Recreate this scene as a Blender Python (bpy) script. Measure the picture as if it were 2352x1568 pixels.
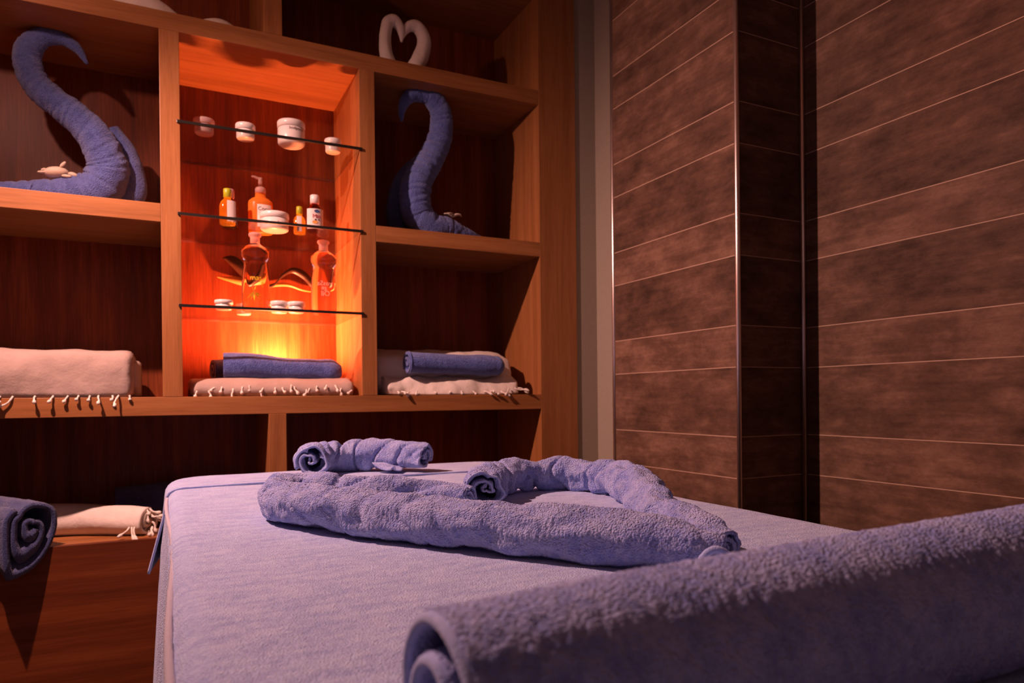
import bpy, bmesh, math, random
import numpy as np
from mathutils import Vector, noise
random.seed(7)
for o in list(bpy.data.objects): bpy.data.objects.remove(o)
S = bpy.context.scene
COL = S.collection
Z0 = 0.95            # camera height above the floor; shapes below are given relative to the eye level
PI = math.pi

# ------------------------------------------------------------------ camera, world, lights, exposure
cd = bpy.data.cameras.new('camera'); cam = bpy.data.objects.new('camera', cd); COL.objects.link(cam)
F, YAW, PITCH, ROLL, CY = 1606.1, .4611, -.0035, -.0099, 135.56
fw = Vector((math.sin(YAW)*math.cos(PITCH), math.cos(YAW)*math.cos(PITCH), math.sin(PITCH)))
r0 = Vector((math.cos(YAW), -math.sin(YAW), 0)); u0 = r0.cross(fw)
rr = r0*math.cos(ROLL)+u0*math.sin(ROLL); uu = -r0*math.sin(ROLL)+u0*math.cos(ROLL)
from mathutils import Matrix
M3 = Matrix((rr, uu, -fw)).transposed()
cam.matrix_world = Matrix.Translation((0, 0, Z0)) @ M3.to_4x4()
cd.sensor_width = 36; cd.lens = F/2352*36; cd.shift_y = CY/2352
cd.clip_start = .02
cd.dof.use_dof = True; cd.dof.focus_distance = 1.12; cd.dof.aperture_fstop = 7.5
S.camera = cam
S.view_settings.view_transform = 'Standard'; S.view_settings.look = 'None'
S.view_settings.gamma = 1; S.view_settings.use_curve_mapping = False
S.view_settings.exposure = 0.0
w = bpy.data.worlds.new('world'); S.world = w; w.use_nodes = True
w.node_tree.nodes['Background'].inputs[0].default_value = (.9, .62, .55, 1)
w.node_tree.nodes['Background'].inputs[1].default_value = .02

def light(kind, name, loc, col, e, **k):
    l = bpy.data.lights.new(name, kind); l.color = col; l.energy = e
    for a, b in k.items(): setattr(l, a, b)
    o = bpy.data.objects.new(name, l); COL.objects.link(o); o.location = (loc[0], loc[1], loc[2]+Z0)
    return o
# warm ceiling spot just left of the frame, between the bed and the shelves
sp = light('SPOT', 'ceiling_spot', (-.60, 1.87, 1.28), (1, .50, .42), 252, spot_size=2.55, spot_blend=1.0, shadow_soft_size=.016)
sp.rotation_euler = (Vector((.60, -.14, -1.0))).to_track_quat('-Z', 'Y').to_euler()
light('POINT', 'ceiling_spot_side_glow', (-.60, 1.87, 1.28), (1, .46, .36), 12, shadow_soft_size=.02)
# red lamp standing at the back of the lit niche
nl = light('AREA', 'niche_lamp_light', (.385, 2.825, .098), (1, .215, .085), 34, shape='RECTANGLE', size=.075, size_y=.018)
nl.rotation_euler = (PI, 0, 0)
# dim pinkish fill light, added behind the camera to stand in for ambience
am = light('AREA', 'ambient_fill', (-.5, -1.2, 1.6), (1, .56, .56), 3.6, size=1.6)
am.rotation_euler = Vector((.35, 1, -.45)).to_track_quat('-Z', 'Y').to_euler()

# ------------------------------------------------------------------ materials
def nm(name):
    m = bpy.data.materials.new(name); m.use_nodes = True
    nt = m.node_tree; b = nt.nodes['Principled BSDF']
    return m, nt, b, (lambda t, **k: _n(nt, t, **k))
def _n(nt, t, **k):
    n = nt.nodes.new(t)
    for a, v in k.items():
        if a.startswith('i_'):
            key = a[2:]; key = int(key) if key.isdigit() else key.replace('_', ' ')
            n.inputs[key].default_value = v
        else: setattr(n, a, v)
    return n
def ramp(n, stops):
    r = n('ShaderNodeValToRGB'); e = r.color_ramp.elements
    e[0].position, e[0].color = stops[0][0], (*stops[0][1], 1)
    e[1].position, e[1].color = stops[1][0], (*stops[1][1], 1)
    for p, c in stops[2:]:
        x = e.new(p); x.color = (*c, 1)
    return r
def plain(name, col, rough=.5, metal=0, bump=0, bscale=60, spec=.5):
    m, nt, b, n = nm(name)
    tc = n('ShaderNodeTexCoord'); no = n('ShaderNodeTexNoise', i_Scale=bscale, i_Detail=4.0)
    nt.links.new(tc.outputs['Object'], no.inputs['Vector'])
    r = ramp(n, [(.3, tuple(c*.92 for c in col)), (.7, tuple(min(1, c*1.06) for c in col))])
    nt.links.new(no.outputs['Fac'], r.inputs['Fac']); nt.links.new(r.outputs['Color'], b.inputs['Base Color'])
    b.inputs['Roughness'].default_value = rough; b.inputs['Metallic'].default_value = metal
    b.inputs['Specular IOR Level'].default_value = spec
    if bump:
        bp = n('ShaderNodeBump', i_Strength=bump, i_Distance=.003)
        nt.links.new(no.outputs['Fac'], bp.inputs['Height']); nt.links.new(bp.outputs['Normal'], b.inputs['Normal'])
    return m
def wood(name, axis, dark, mid, lite, sc=1.0, rough=.42):
    m, nt, b, n = nm(name)
    tc = n('ShaderNodeTexCoord'); mp = n('ShaderNodeMapping')
    s = {'x': (1.2, 26, 26), 'z': (26, 26, 1.2), 'y': (26, 1.2, 26)}[axis]
    mp.inputs['Scale'].default_value = tuple(v*sc for v in s)
    n1 = n('ShaderNodeTexNoise', i_Scale=1.0, i_Detail=3.0, i_Roughness=.5, i_Distortion=.6)
    n2 = n('ShaderNodeTexNoise', i_Scale=9.0, i_Detail=5.0, i_Roughness=.6)
    L = nt.links.new
    L(tc.outputs['Object'], mp.inputs['Vector']); L(mp.outputs['Vector'], n1.inputs['Vector']); L(mp.outputs['Vector'], n2.inputs['Vector'])
    mx = n('ShaderNodeMath', operation='MULTIPLY_ADD', i_1=.55); mu = n('ShaderNodeMath', operation='MULTIPLY', i_1=.45)
    L(n2.outputs['Fac'], mu.inputs[0]); L(n1.outputs['Fac'], mx.inputs[0]); L(mu.outputs[0], mx.inputs[2])
    r = ramp(n, [(.34, dark), (.66, lite), (.5, mid)])
    L(mx.outputs[0], r.inputs['Fac']); L(r.outputs['Color'], b.inputs['Base Color'])
    b.inputs['Roughness'].default_value = rough; b.inputs['Specular IOR Level'].default_value = .35
    bp = n('ShaderNodeBump', i_Strength=.12, i_Distance=.001)
    L(n2.outputs['Fac'], bp.inputs['Height']); L(bp.outputs['Normal'], b.inputs['Normal'])
    return m
OAK = ((.24, .092, .028), (.33, .130, .042), (.40, .168, .058))
RED = ((.11, .024, .006), (.19, .040, .010), (.30, .070, .018))
M = {}
M['oak_x'] = wood('oak_grain_along_board', 'x', *OAK); M['oak_z'] = wood('oak_grain_upright', 'z', *OAK)
M['red_z'] = wood('reddish_veneer_upright', 'z', *RED, sc=.8); M['red_w'] = wood('warm_brown_veneer_along', 'x', (.10, .022, .006), (.15, .034, .009), (.21, .052, .014), sc=.8); M['red_x'] = wood('reddish_veneer_along', 'x', *RED, sc=.8)
def terry(name, a, bcol, scale=420, strength=1.0, dist=.0032, stripes=False):
    m, nt, b, n = nm(name); L = nt.links.new
    tc = n('ShaderNodeTexCoord')
    v = n('ShaderNodeTexVoronoi', i_Scale=scale); no = n('ShaderNodeTexNoise', i_Scale=scale*.28, i_Detail=5.0, i_Roughness=.7)
    big = n('ShaderNodeTexNoise', i_Scale=26.0, i_Detail=4.0)
    mp = n('ShaderNodeMapping')
    if stripes: mp.inputs['Scale'].default_value = (.7, 2.2, 1)
    L(tc.outputs['Object'], mp.inputs['Vector']); L(mp.outputs['Vector'], big.inputs['Vector'])
    L(tc.outputs['Object'], v.inputs['Vector']); L(tc.outputs['Object'], no.inputs['Vector'])
    ad = n('ShaderNodeMath', operation='MULTIPLY_ADD', i_1=1.5); L(no.outputs['Fac'], ad.inputs[0])
    inv = n('ShaderNodeMath', operation='SUBTRACT', i_0=1.0); L(v.outputs['Distance'], inv.inputs[1]); L(inv.outputs[0], ad.inputs[2])
    r = ramp(n, [(.40, bcol), (.58, a)])
    mix = n('ShaderNodeMath', operation='MULTIPLY_ADD', i_1=.45); L(big.outputs['Fac'], mix.inputs[0])
    h = n('ShaderNodeMath', operation='MULTIPLY', i_1=.55); L(no.outputs['Fac'], h.inputs[0]); L(h.outputs[0], mix.inputs[2])
    L(mix.outputs[0], r.inputs['Fac']); L(r.outputs['Color'], b.inputs['Base Color'])
    b.inputs['Roughness'].default_value = .95; b.inputs['Specular IOR Level'].default_value = .08
    b.inputs['Sheen Weight'].default_value = .35; b.inputs['Sheen Roughness'].default_value = .5
    bp = n('ShaderNodeBump', i_Strength=strength, i_Distance=dist)
    L(ad.outputs[0], bp.inputs['Height']); L(bp.outputs['Normal'], b.inputs['Normal'])
    return m
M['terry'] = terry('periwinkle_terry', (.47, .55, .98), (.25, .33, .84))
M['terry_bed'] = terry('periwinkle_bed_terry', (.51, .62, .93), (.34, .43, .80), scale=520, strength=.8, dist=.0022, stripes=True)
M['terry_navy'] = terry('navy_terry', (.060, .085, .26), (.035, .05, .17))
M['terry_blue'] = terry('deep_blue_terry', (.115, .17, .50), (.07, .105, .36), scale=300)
M['bed_hem'] = plain('pale_woven_hem', (.56, .54, .66), .95, bump=.9, bscale=900, spec=.1)
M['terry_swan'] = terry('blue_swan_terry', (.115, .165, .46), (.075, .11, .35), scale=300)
M['hem'] = terry('pale_blue_hem', (.44, .52, .88), (.33, .42, .80), scale=700, strength=.5, dist=.001)
def cloth(name, c):
    m, nt, b, n = nm(name); L = nt.links.new
    tc = n('ShaderNodeTexCoord'); no = n('ShaderNodeTexNoise', i_Scale=14.0, i_Detail=8.0, i_Roughness=.65); w2 = n('ShaderNodeTexNoise', i_Scale=380.0, i_Detail=2.0)
    L(tc.outputs['Object'], no.inputs['Vector']); L(tc.outputs['Object'], w2.inputs['Vector'])
    r = ramp(n, [(.35, tuple(x*.9 for x in c)), (.65, c)]); L(no.outputs['Fac'], r.inputs['Fac']); L(r.outputs['Color'], b.inputs['Base Color'])
    b1 = n('ShaderNodeBump', i_Strength=.5, i_Distance=.012); L(no.outputs['Fac'], b1.inputs['Height'])
    b2 = n('ShaderNodeBump', i_Strength=.35, i_Distance=.001); L(w2.outputs['Fac'], b2.inputs['Height']); L(b1.outputs['Normal'], b2.inputs['Normal'])
    L(b2.outputs['Normal'], b.inputs['Normal']); b.inputs['Roughness'].default_value = .9; b.inputs['Specular IOR Level'].default_value = .1
    return m
M['white'] = cloth('white_cotton', (.78, .71, .64)); M['cream'] = cloth('dimmed_white_cotton', (.42, .33, .29)); M['tassel'] = plain('cotton_tassel', (.85, .78, .70), .9, bump=.5, bscale=500)  # cream is white cotton with the weaker light put into its colour
M['plaster'] = plain('cream_plaster', (.36, .315, .25), .85, bump=.15, bscale=220)
M['ceil'] = plain('ceiling_paint', (.35, .30, .25), .9)
M['floor'] = wood('dark_floor_planks', 'y', (.05, .03, .02), (.08, .045, .03), (.11, .06, .04))
M['chrome'] = plain('polished_chrome_trim', (.90, .82, .78), .34, 1.0, bscale=5)
M['jar'] = plain('white_plastic', (.82, .76, .72), .28, bscale=20)
M['black'] = plain('black_base_and_edge_reflection', (.012, .010, .008), .35)  # lamp base black; also paints the dark reflection on glass front edges
M['lime'] = plain('yellow_green_cap', (.42, .45, .02), .35, bscale=20)
M['stone'] = plain('pale_carved_stone', (.66, .55, .42), .7, bump=.3, bscale=90)
M['amber_w'] = wood('honey_wood', 'x', (.30, .13, .03), (.36, .16, .035), (.42, .19, .045)); M['dark_w'] = wood('dark_wood', 'x', (.02, .008, .004), (.03, .012, .006), (.045, .018, .008))
M['label'] = plain('paper_label', (.78, .68, .64), .6, bscale=40)
M['ink_red'] = plain('red_print', (.45, .03, .04), .6); M['ink_blue'] = plain('blue_print', (.05, .10, .25), .5)
M['ink_black'] = plain('black_print', (.02, .02, .02), .6); M['ink_grey'] = plain('grey_print', (.18, .12, .12), .6)
M['ink_yellow'] = plain('yellow_print', (.85, .55, .01), .5); M['ink_pale'] = plain('pale_print', (.92, .84, .80), .5)
M['ink_orange'] = plain('orange_print', (.75, .35, .08), .5)
def glassy(name, col, ior=1.45, rough=.0, thin=False, mixf=.1):
    m, nt, b, n = nm(name); L = nt.links.new
    if thin:
        out = nt.nodes['Material Output']; nt.nodes.remove(b)
        t = n('ShaderNodeBsdfTransparent', i_Color=(*col, 1)); g = n('ShaderNodeBsdfGlossy', i_Roughness=.03)
        lw = n('ShaderNodeLayerWeight', i_Blend=.5); pw = n('ShaderNodeMath', operation='POWER', i_1=4.0); f = n('ShaderNodeMath', operation='MULTIPLY_ADD', i_1=.5, i_2=.035)
        L(lw.outputs['Facing'], pw.inputs[0]); L(pw.outputs[0], f.inputs[0]); mx = n('ShaderNodeMixShader')
        L(f.outputs[0], mx.inputs[0]); L(t.outputs[0], mx.inputs[1]); L(g.outputs[0], mx.inputs[2]); L(mx.outputs[0], out.inputs['Surface'])
    else:
        b.inputs['Base Color'].default_value = (*col, 1); b.inputs['Roughness'].default_value = rough
        b.inputs['Transmission Weight'].default_value = 1; b.inputs['IOR'].default_value = ior
    return m
M['glass'] = glassy('clear_shelf_glass', (.96, .97, .95), thin=True)
M['plastic_clear'] = glassy('clear_plastic', (.97, .92, .90), thin=True)
def hazy(name, tint, haze, hz=.16):
    m, nt, b, n = nm(name); L = nt.links.new; out = nt.nodes['Material Output']; nt.nodes.remove(b)
    t = n('ShaderNodeBsdfTransparent', i_Color=(*tint, 1)); d = n('ShaderNodeBsdfTranslucent', i_Color=(*haze, 1)); g = n('ShaderNodeBsdfGlossy', i_Roughness=.06)
    lw = n('ShaderNodeLayerWeight', i_Blend=.5); pw = n('ShaderNodeMath', operation='POWER', i_1=2.6); f = n('ShaderNodeMath', operation='MULTIPLY_ADD', i_1=.7, i_2=.05)
    m1 = n('ShaderNodeMixShader', i_0=hz); m2 = n('ShaderNodeMixShader')
    L(lw.outputs['Facing'], pw.inputs[0]); L(pw.outputs[0], f.inputs[0]); L(t.outputs[0], m1.inputs[1]); L(d.outputs[0], m1.inputs[2])
    L(f.outputs[0], m2.inputs[0]); L(m1.outputs[0], m2.inputs[1]); L(g.outputs[0], m2.inputs[2]); L(m2.outputs[0], out.inputs['Surface']); return m
M['oil_clear'] = glassy('clear_oil', (1, .96, .92), 1.33); M['edge_glass'] = hazy('lit_glass_edge', (.9, .8, .75), (1, .7, .6), .35)
M['oil_amber'] = hazy('amber_oil', (.95, .74, .24), (1, .75, .2), .35)
M['syrup'] = glassy('dark_brown_oil', (.22, .03, .015), 1.38)
def translucent(name, col):
    m, nt, b, n = nm(name); b.inputs['Base Color'].default_value = (*col, 1); b.inputs['Roughness'].default_value = .25
    b.inputs['Transmission Weight'].default_value = .55; b.inputs['Subsurface Weight'].default_value = .3; b.inputs['IOR'].default_value = 1.2
    return m
M['soap'] = translucent('orange_liquid_soap', (1.0, .36, .05)); M['frost'] = translucent('frosted_pump', (.85, .60, .55))
def tile():
    m, nt, b, n = nm('wood_look_wall_tile'); L = nt.links.new
    g = n('ShaderNodeNewGeometry'); sx = n('ShaderNodeSeparateXYZ'); L(g.outputs['Position'], sx.inputs[0])
    # alternating 20 cm and 12 cm courses
    def mth(op, a, c=None, **k):
        q = n('ShaderNodeMath', operation=op)
        if isinstance(a, (int, float)): q.inputs[0].default_value = a
        else: L(a, q.inputs[0])
        if c is not None:
            if isinstance(c, (int, float)): q.inputs[1].default_value = c
            else: L(c, q.inputs[1])
        return q.outputs[0]
    z = mth('SUBTRACT', sx.outputs['Z'], Z0-.1179-.32*8)
    z0 = mth('MULTIPLY', mth('DIVIDE', z, .32), 1.0)
    fr = mth('MULTIPLY', mth('FRACT', z0), .32); idx = mth('FLOOR', z0)
    d1 = mth('MINIMUM', fr, mth('SUBTRACT', .32, fr)); d2 = mth('ABSOLUTE', mth('SUBTRACT', fr, .2005))
    dist = mth('MINIMUM', d1, d2); gm = mth('LESS_THAN', dist, .0011)
    second = mth('GREATER_THAN', fr, .2005)
    row = mth('ADD', mth('MULTIPLY', idx, 2.0), second)
    cmb = n('ShaderNodeCombineXYZ'); L(mth('ADD', mth('ADD', sx.outputs['X'], sx.outputs['Y']), mth('MULTIPLY', row, 7.31)), cmb.inputs[0])
    L(mth('MULTIPLY', row, 3.17), cmb.inputs[1]); L(sx.outputs['Z'], cmb.inputs[2])
    mp = n('ShaderNodeMapping'); mp.inputs['Scale'].default_value = (3, 3, 34); L(cmb.outputs[0], mp.inputs['Vector'])
    streak = n('ShaderNodeTexNoise', i_Scale=1.0, i_Detail=6.0, i_Roughness=.65, i_Distortion=.5); L(mp.outputs[0], streak.inputs['Vector'])
    mp2 = n('ShaderNodeMapping'); mp2.inputs['Scale'].default_value = (7, 7, 13); L(cmb.outputs[0], mp2.inputs['Vector'])
    blot = n('ShaderNodeTexNoise', i_Scale=1.0, i_Detail=9.0, i_Roughness=.72); L(mp2.outputs[0], blot.inputs['Vector'])
    wn = n('ShaderNodeTexWhiteNoise', noise_dimensions='1D'); L(row, wn.inputs['W'])
    v = mth('ADD', mth('ADD', mth('MULTIPLY', streak.outputs['Fac'], .30), mth('MULTIPLY', blot.outputs['Fac'], .70)), mth('MULTIPLY', mth('SUBTRACT', wn.outputs['Value'], .5), .09))
    r = ramp(n, [(.34, (.050, .029, .020)), (.70, (.26, .155, .105)), (.5, (.120, .068, .046))]); L(v, r.inputs['Fac'])
    mx = n('ShaderNodeMix', data_type='RGBA'); L(gm, mx.inputs[0]); L(r.outputs['Color'], mx.inputs[6]); mx.inputs[7].default_value = (.50, .36, .27, 1)
    L(mx.outputs[2], b.inputs['Base Color']); b.inputs['Roughness'].default_value = .6; b.inputs['Specular IOR Level'].default_value = .10
    bp = n('ShaderNodeBump', i_Strength=.25, i_Distance=.001); L(v, bp.inputs['Height']); L(bp.outputs['Normal'], b.inputs['Normal'])
    return m
M['tile'] = tile()

# ------------------------------------------------------------------ object helpers (all coordinates: x, y, z relative to the eye level)
def rootloc(p):
    while p.parent: p = p.parent
    return p.location
def mk(name, V, Fc, mat, parent=None, smooth=True, label=None, cat=None, group=None, kind=None):
    V = np.array(V, float).reshape(-1, 3).copy(); V[:, 2] += Z0
    if parent: loc = np.array(rootloc(parent)); 
    else: loc = np.array([(V[:, 0].min()+V[:, 0].max())/2, (V[:, 1].min()+V[:, 1].max())/2, V[:, 2].min()])
    me = bpy.data.meshes.new(name); me.from_pydata((V-loc).tolist(), [], Fc); me.materials.append(M[mat] if isinstance(mat, str) else mat)
    bm = bmesh.new(); bm.from_mesh(me); bmesh.ops.recalc_face_normals(bm, faces=bm.faces); bm.to_mesh(me); bm.free()
    if smooth: me.polygons.foreach_set('use_smooth', [True]*len(me.polygons))
    o = bpy.data.objects.new(name, me); COL.objects.link(o)
    if parent: o.parent = parent
    else: o.location = loc
    for a, b in (('label', label), ('category', cat), ('group', group), ('kind', kind)):
        if b: o[a] = b
    return o
def thing(name, label, cat, loc, group=None):
    o = bpy.data.objects.new(name, None); COL.objects.link(o); o.location = (loc[0], loc[1], loc[2]+Z0)
    o.empty_display_size = .05; o['label'] = label; o['category'] = cat
    if group: o['group'] = group
    return o
def boxg(x0, x1, y0, y1, z0, z1):
    V = [(x, y, z) for x in (x0, x1) for y in (y0, y1) for z in (z0, z1)]
    return V, [(0, 1, 3, 2), (4, 6, 7, 5), (0, 4, 5, 1), (2, 3, 7, 6), (0, 2, 6, 4), (1, 5, 7, 3)]
def box(name, b, mat, parent=None, bev=.0015, **k):
    V, Fc = boxg(*b); o = mk(name, V, Fc, mat, parent, smooth=False, **k)
    if bev:
        md = o.modifiers.new('bevel', 'BEVEL'); md.width = bev; md.segments = 2
    return o
def boxes(name, bl, mat, parent=None, **k):
    V, Fc = [], []
    for b in bl:
        v, f = boxg(*b); n = len(V); V += v; Fc += [tuple(i+n for i in q) for q in f]
    return mk(name, V, Fc, mat, parent, smooth=False, **k)
def lathe(cx, cy, z0, prof, seg=32, sx=1, sy=1):
    V, Fc = [], []
    for r, z in prof:
        for i in range(seg):
            a = 2*PI*i/seg; V.append((cx+r*sx*math.cos(a), cy+r*sy*math.sin(a), z0+z))
    n = len(prof)
    for j in range(n-1):
        for i in range(seg):
            k = (i+1) % seg; Fc.append((j*seg+i, j*seg+k, (j+1)*seg+k, (j+1)*seg+i))
    if prof[0][0] > 1e-6: Fc.append(tuple(range(seg))[::-1])
    if prof[-1][0] > 1e-6: Fc.append(tuple((n-1)*seg+i for i in range(seg)))
    return V, Fc
def spline(P, n):
    P = np.array(P, float); L = np.r_[0, np.cumsum(np.linalg.norm(np.diff(P[:, :3], axis=0), axis=1))]
    T = np.gradient(P, L, axis=0); s = np.linspace(0, L[-1], n); i = np.clip(np.searchsorted(L, s)-1, 0, len(P)-2)
    h = (L[i+1]-L[i])[:, None]; t = ((s-L[i])/(L[i+1]-L[i]))[:, None]
    return (2*t**3-3*t**2+1)*P[i]+(t**3-2*t**2+t)*h*T[i]+(-2*t**3+3*t**2)*P[i+1]+(t**3-t**2)*h*T[i+1], s
def sweep(P, R, n, sect, ref=(0, 0, 1), wr=0., ws=22., wt=1.5, seed=0, cr=0., cs=14., closed=True, caps=True, floor=None, helix=0., flat=1.0):
    """P centre points, R radii, sect = closed outline (unit circle scale) with half 'outer' and half 'inner' for spirals"""
    PR = np.c_[np.array(P, float), np.array(R, float)]
    Q, s = spline(PR, n); C = Q[:, :3]; rad = Q[:, 3]
    T = np.gradient(C, axis=0); T /= np.linalg.norm(T, axis=1)[:, None]
    ref = np.array(ref, float); A = np.cross(T, ref); A /= np.linalg.norm(A, axis=1)[:, None]; B = np.cross(A, T)
    sect = np.array(sect); m = len(sect); th = np.arctan2(sect[:, 1], sect[:, 0])
    V = np.empty((n, m, 3)); 
    for j in range(n):
        k = np.ones(m)
        if wr:
            for i in range(m):
                k[i] = 1+wr*(noise.noise((s[j]*ws+helix*th[i], math.cos(th[i])*wt+seed, math.sin(th[i])*wt))
                             + .5*noise.noise((s[j]*ws*2.3+helix*2*th[i], math.cos(th[i])*wt*2+seed+9, math.sin(th[i])*wt*2)))
        crj = cr if not isinstance(cr, tuple) else cr[0]+(cr[1]-cr[0])*(j/n)**1.5
        if cr:
            for i in range(m):
                q = noise.noise((s[j]*cs+.45*math.sin(th[i]+seed), math.cos(th[i])*.30+seed*1.7, math.sin(th[i])*.30+4))
                k[i] -= crj*math.exp(-(q/.09)**2)-crj*.5*max(0, q)
        V[j] = C[j]+rad[j]*((sect[:, 0]*k)[:, None]*A[j]+flat*(sect[:, 1]*k)[:, None]*B[j])
    V = V.reshape(-1, 3)
    if floor is not None:
        lo = V[:, 2] < floor; V[lo, 2] = floor+(V[lo, 2]-floor)*.03
        V[:, 2] = np.maximum(V[:, 2], floor)
    Fc = []
    for j in range(n-1):
        for i in range(m):
            k2 = (i+1) % m; Fc.append((j*m+i, j*m+k2, (j+1)*m+k2, (j+1)*m+i))
    return V, Fc, m
def circ(m=20): return [(math.cos(2*PI*i/m), math.sin(2*PI*i/m)) for i in range(m)]
def rollmesh(P, R, n, turns=2.4, seg=22, t=.62, start=0., rin=.14, jig=.05, seed=0, seam=None, **k):
    if seam is not None: start = seam-2*PI*turns
    N = int(turns*seg); th = np.linspace(0, 2*PI*turns, N)
    pitch = (1-rin)/turns; w = pitch*t; thl = th[-1]-2*PI
    r = np.where(th < thl, rin+(1-w*1.15-rin)*th/thl, 1-w*1.1*(1-np.minimum(1, (th-thl)/2.0))**2)
    rn = np.random.RandomState(seed+3); kn = np.arange(0, N+seg//5, max(2, seg//5)); r = r+jig*pitch*.7*np.interp(np.arange(N), kn, rn.randn(len(kn)))*np.where(th < thl, 1, .12)*np.clip((thl+.6-th)/.6, .12, 1)
    out = np.c_[r*np.cos(th+start), r*np.sin(th+start)]; inn = np.c_[(r-w)*np.cos(th+start), (r-w)*np.sin(th+start)]
    # clamp inner radius
    inn[r < w*1.2] = out[r < w*1.2]*.35
    sec = np.r_[out, inn[::-1]]
    V, Fc, m = sweep(P, R, n, sec, seed=seed, **k)
    global ENDS
    ENDS = []
    for base in (0, (n-1)*m):
        mid = (V[base:base+N]+V[base:base+m][::-1][:N])/2; off = (V[base:base+m].mean(axis=0)-V[(m if base == 0 else base-m):(m if base == 0 else base-m)+m].mean(axis=0)); off = off/np.linalg.norm(off)
        ENDS.append(mid[N//8:][::max(1, seg//12)]+off*.0008)
    for base in (0, (n-1)*m):
        for i in range(N-1): Fc.append((base+i, base+i+1, base+m-2-i, base+m-1-i))
    return V, Fc
def end_hem(which, parent, r=.0022, mat='hem'):
    P_ = ENDS[which]; V_, F_ = hemline([tuple(p) for p in P_], r, len(P_)*3, ref=(.31, .22, .92)); return mk('hem', V_, F_, mat, parent, label='paler hem along the rolled end')
def fuzz(o, strength=.0022, size=.0035, sub=0, kind='CLOUDS'):
    if sub:
        q = o.modifiers.new('sub', 'SUBSURF'); q.levels = q.render_levels = sub
    tx = bpy.data.textures.new('loops', kind); tx.noise_scale = size
    d = o.modifiers.new('fuzz', 'DISPLACE'); d.texture = tx; d.strength = strength; d.mid_level = .5; d.texture_coords = 'LOCAL'
    return o
def hemline(P, r, n=40, **k):
    V, Fc, m = sweep(P, [r]*len(P), n, circ(8), **k); Fc.append(tuple(range(m))); Fc.append(tuple((n-1)*m+i for i in range(m))); return V, Fc
def tassel(parent, p, d, L=.035, r=.0022, knot=True, curl=.3, seed=0, mat='tassel'):
    rn = random.Random(seed); p = Vector(p); d = Vector(d).normalized(); pts = [p]
    for i in range(5):
        d = (d+Vector((rn.uniform(-curl, curl), rn.uniform(-curl, curl)*.5, rn.uniform(-curl, curl)-.12))).normalized(); pts.append(pts[-1]+d*L/5)
    R = [r*.9, r, r*.85, r*1.0, r*(1.9 if knot else 1.1), r*1.1]
    ref = (.13, 1, .21)
    V, Fc, m = sweep([tuple(q) for q in pts], R, 14, circ(7), ref=ref)
    Fc.append(tuple(range(m))); Fc.append(tuple(13*m+i for i in range(m)))
    return mk('tassel', V, Fc, mat, parent)
def textmesh(name, body, size, mat, parent, place, extrude=.0002, align='CENTER'):
    cu = bpy.data.curves.new(name, 'FONT'); cu.body = body; cu.size = size; cu.extrude = extrude; cu.align_x = align; cu.space_line = .8
    ob = bpy.data.objects.new(name, cu); COL.objects.link(ob)
    dg = bpy.context.evaluated_depsgraph_get(); dg.update(); me = ob.evaluated_get(dg).to_mesh()
    V = [place(v.co.x, v.co.y, v.co.z) for v in me.vertices]; Fc = [tuple(p.vertices) for p in me.polygons]
    ob.evaluated_get(dg).to_mesh_clear(); bpy.data.objects.remove(ob)
    return mk(name, V, Fc, mat, parent, smooth=False)

# ------------------------------------------------------------------ room shell
XR = 1.73; XA = 1.4685; YP = 1.4995; YQ = 2.114; YW = 2.508; XS = 1.654; FL = -Z0; CE = 1.80; XL = -1.9; YF = -1.7
st = dict(kind='structure')
box('floor', (XL-.1, XR+.1, YF-.1, YW+.4, FL-.1, FL), 'floor', bev=0, **st)
box('ceiling', (XL-.1, XR+.1, YF-.1, YW+.4, CE, CE+.1), 'ceil', bev=0, **st)
box('wall_right', (XR, XR+.1, YF, YP, FL, CE), 'tile', bev=0, **st)
box('wall_right_end', (XS, XR+.1, YQ, YW, FL, CE), 'plaster', bev=0, **st)
box('wall_pillar', (XA, XR+.1, YP, YQ, FL, CE), 'tile', bev=0, **st)
boxes('wall_back', [(1.5505, XR+.1, YW, YW+.1, FL, CE), (XL, -.860, YW, YW+.1, FL, CE), (-.860, 1.5505, YW, YW+.1, 1.705, CE), (-.9, 1.6, 2.96, 3.02, FL, CE)], 'plaster', **st)
box('wall_left', (XL-.1, XL, YF, YW, FL, CE), 'plaster', bev=0, **st)
box('wall_front', (XL, XR, YF-.1, YF, FL, CE), 'plaster', bev=0, **st)
def rod(name, x, y, r):
    V, Fc = lathe(x, y, FL+.001, [(r, 0), (r, CE-FL-.002)], 24); return mk(name, V, Fc, 'chrome', kind='structure')
rod('trim_1', XA, YP, .0072); rod('trim_2', XR-.0075, YP-.0075, .0072); rod('trim_3', XA, YQ, .0074)

# ------------------------------------------------------------------ built-in shelving
Y0, Y1 = 2.5, 2.93
T1, T2, M1, M2, B1, B2 = 1.2513, 1.1926, .6335, .5745, .0147, -.0453
A_, B_, C_, D_, E_, F_ = -.0047, .0538, .6391, .6957, 1.3754, 1.5496
LI, LO = -.6823, -.857; BT = -.434; TOP = 1.642
su = thing('shelving_unit', 'built-in oak shelving with red-brown veneer back panels filling the rear wall', 'shelving', (.35, 2.7, FL))
box('side_stile', (E_, F_, Y0, Y1, FL, 1.70), 'oak_z', su); box('side_stile', (LO, LI, Y0, Y1, FL, 1.70), 'oak_z', su)
box('shelf_board', (LI, E_, Y0+.0005, Y1, T2, T1), 'oak_x', su)
box('shelf_board', (LI, A_, Y0+.0005, Y1, M2, M1), 'oak_x', su)
box('shelf_board', (D_, E_, Y0+.0005, Y1, M2, M1), 'oak_x', su)
box('shelf_board', (LI, E_, Y0+.0005, Y1, B2, B1), 'oak_x', su)
box('top_board', (LI, E_, Y0, Y1, TOP, 1.70), 'oak_x', su)
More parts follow.
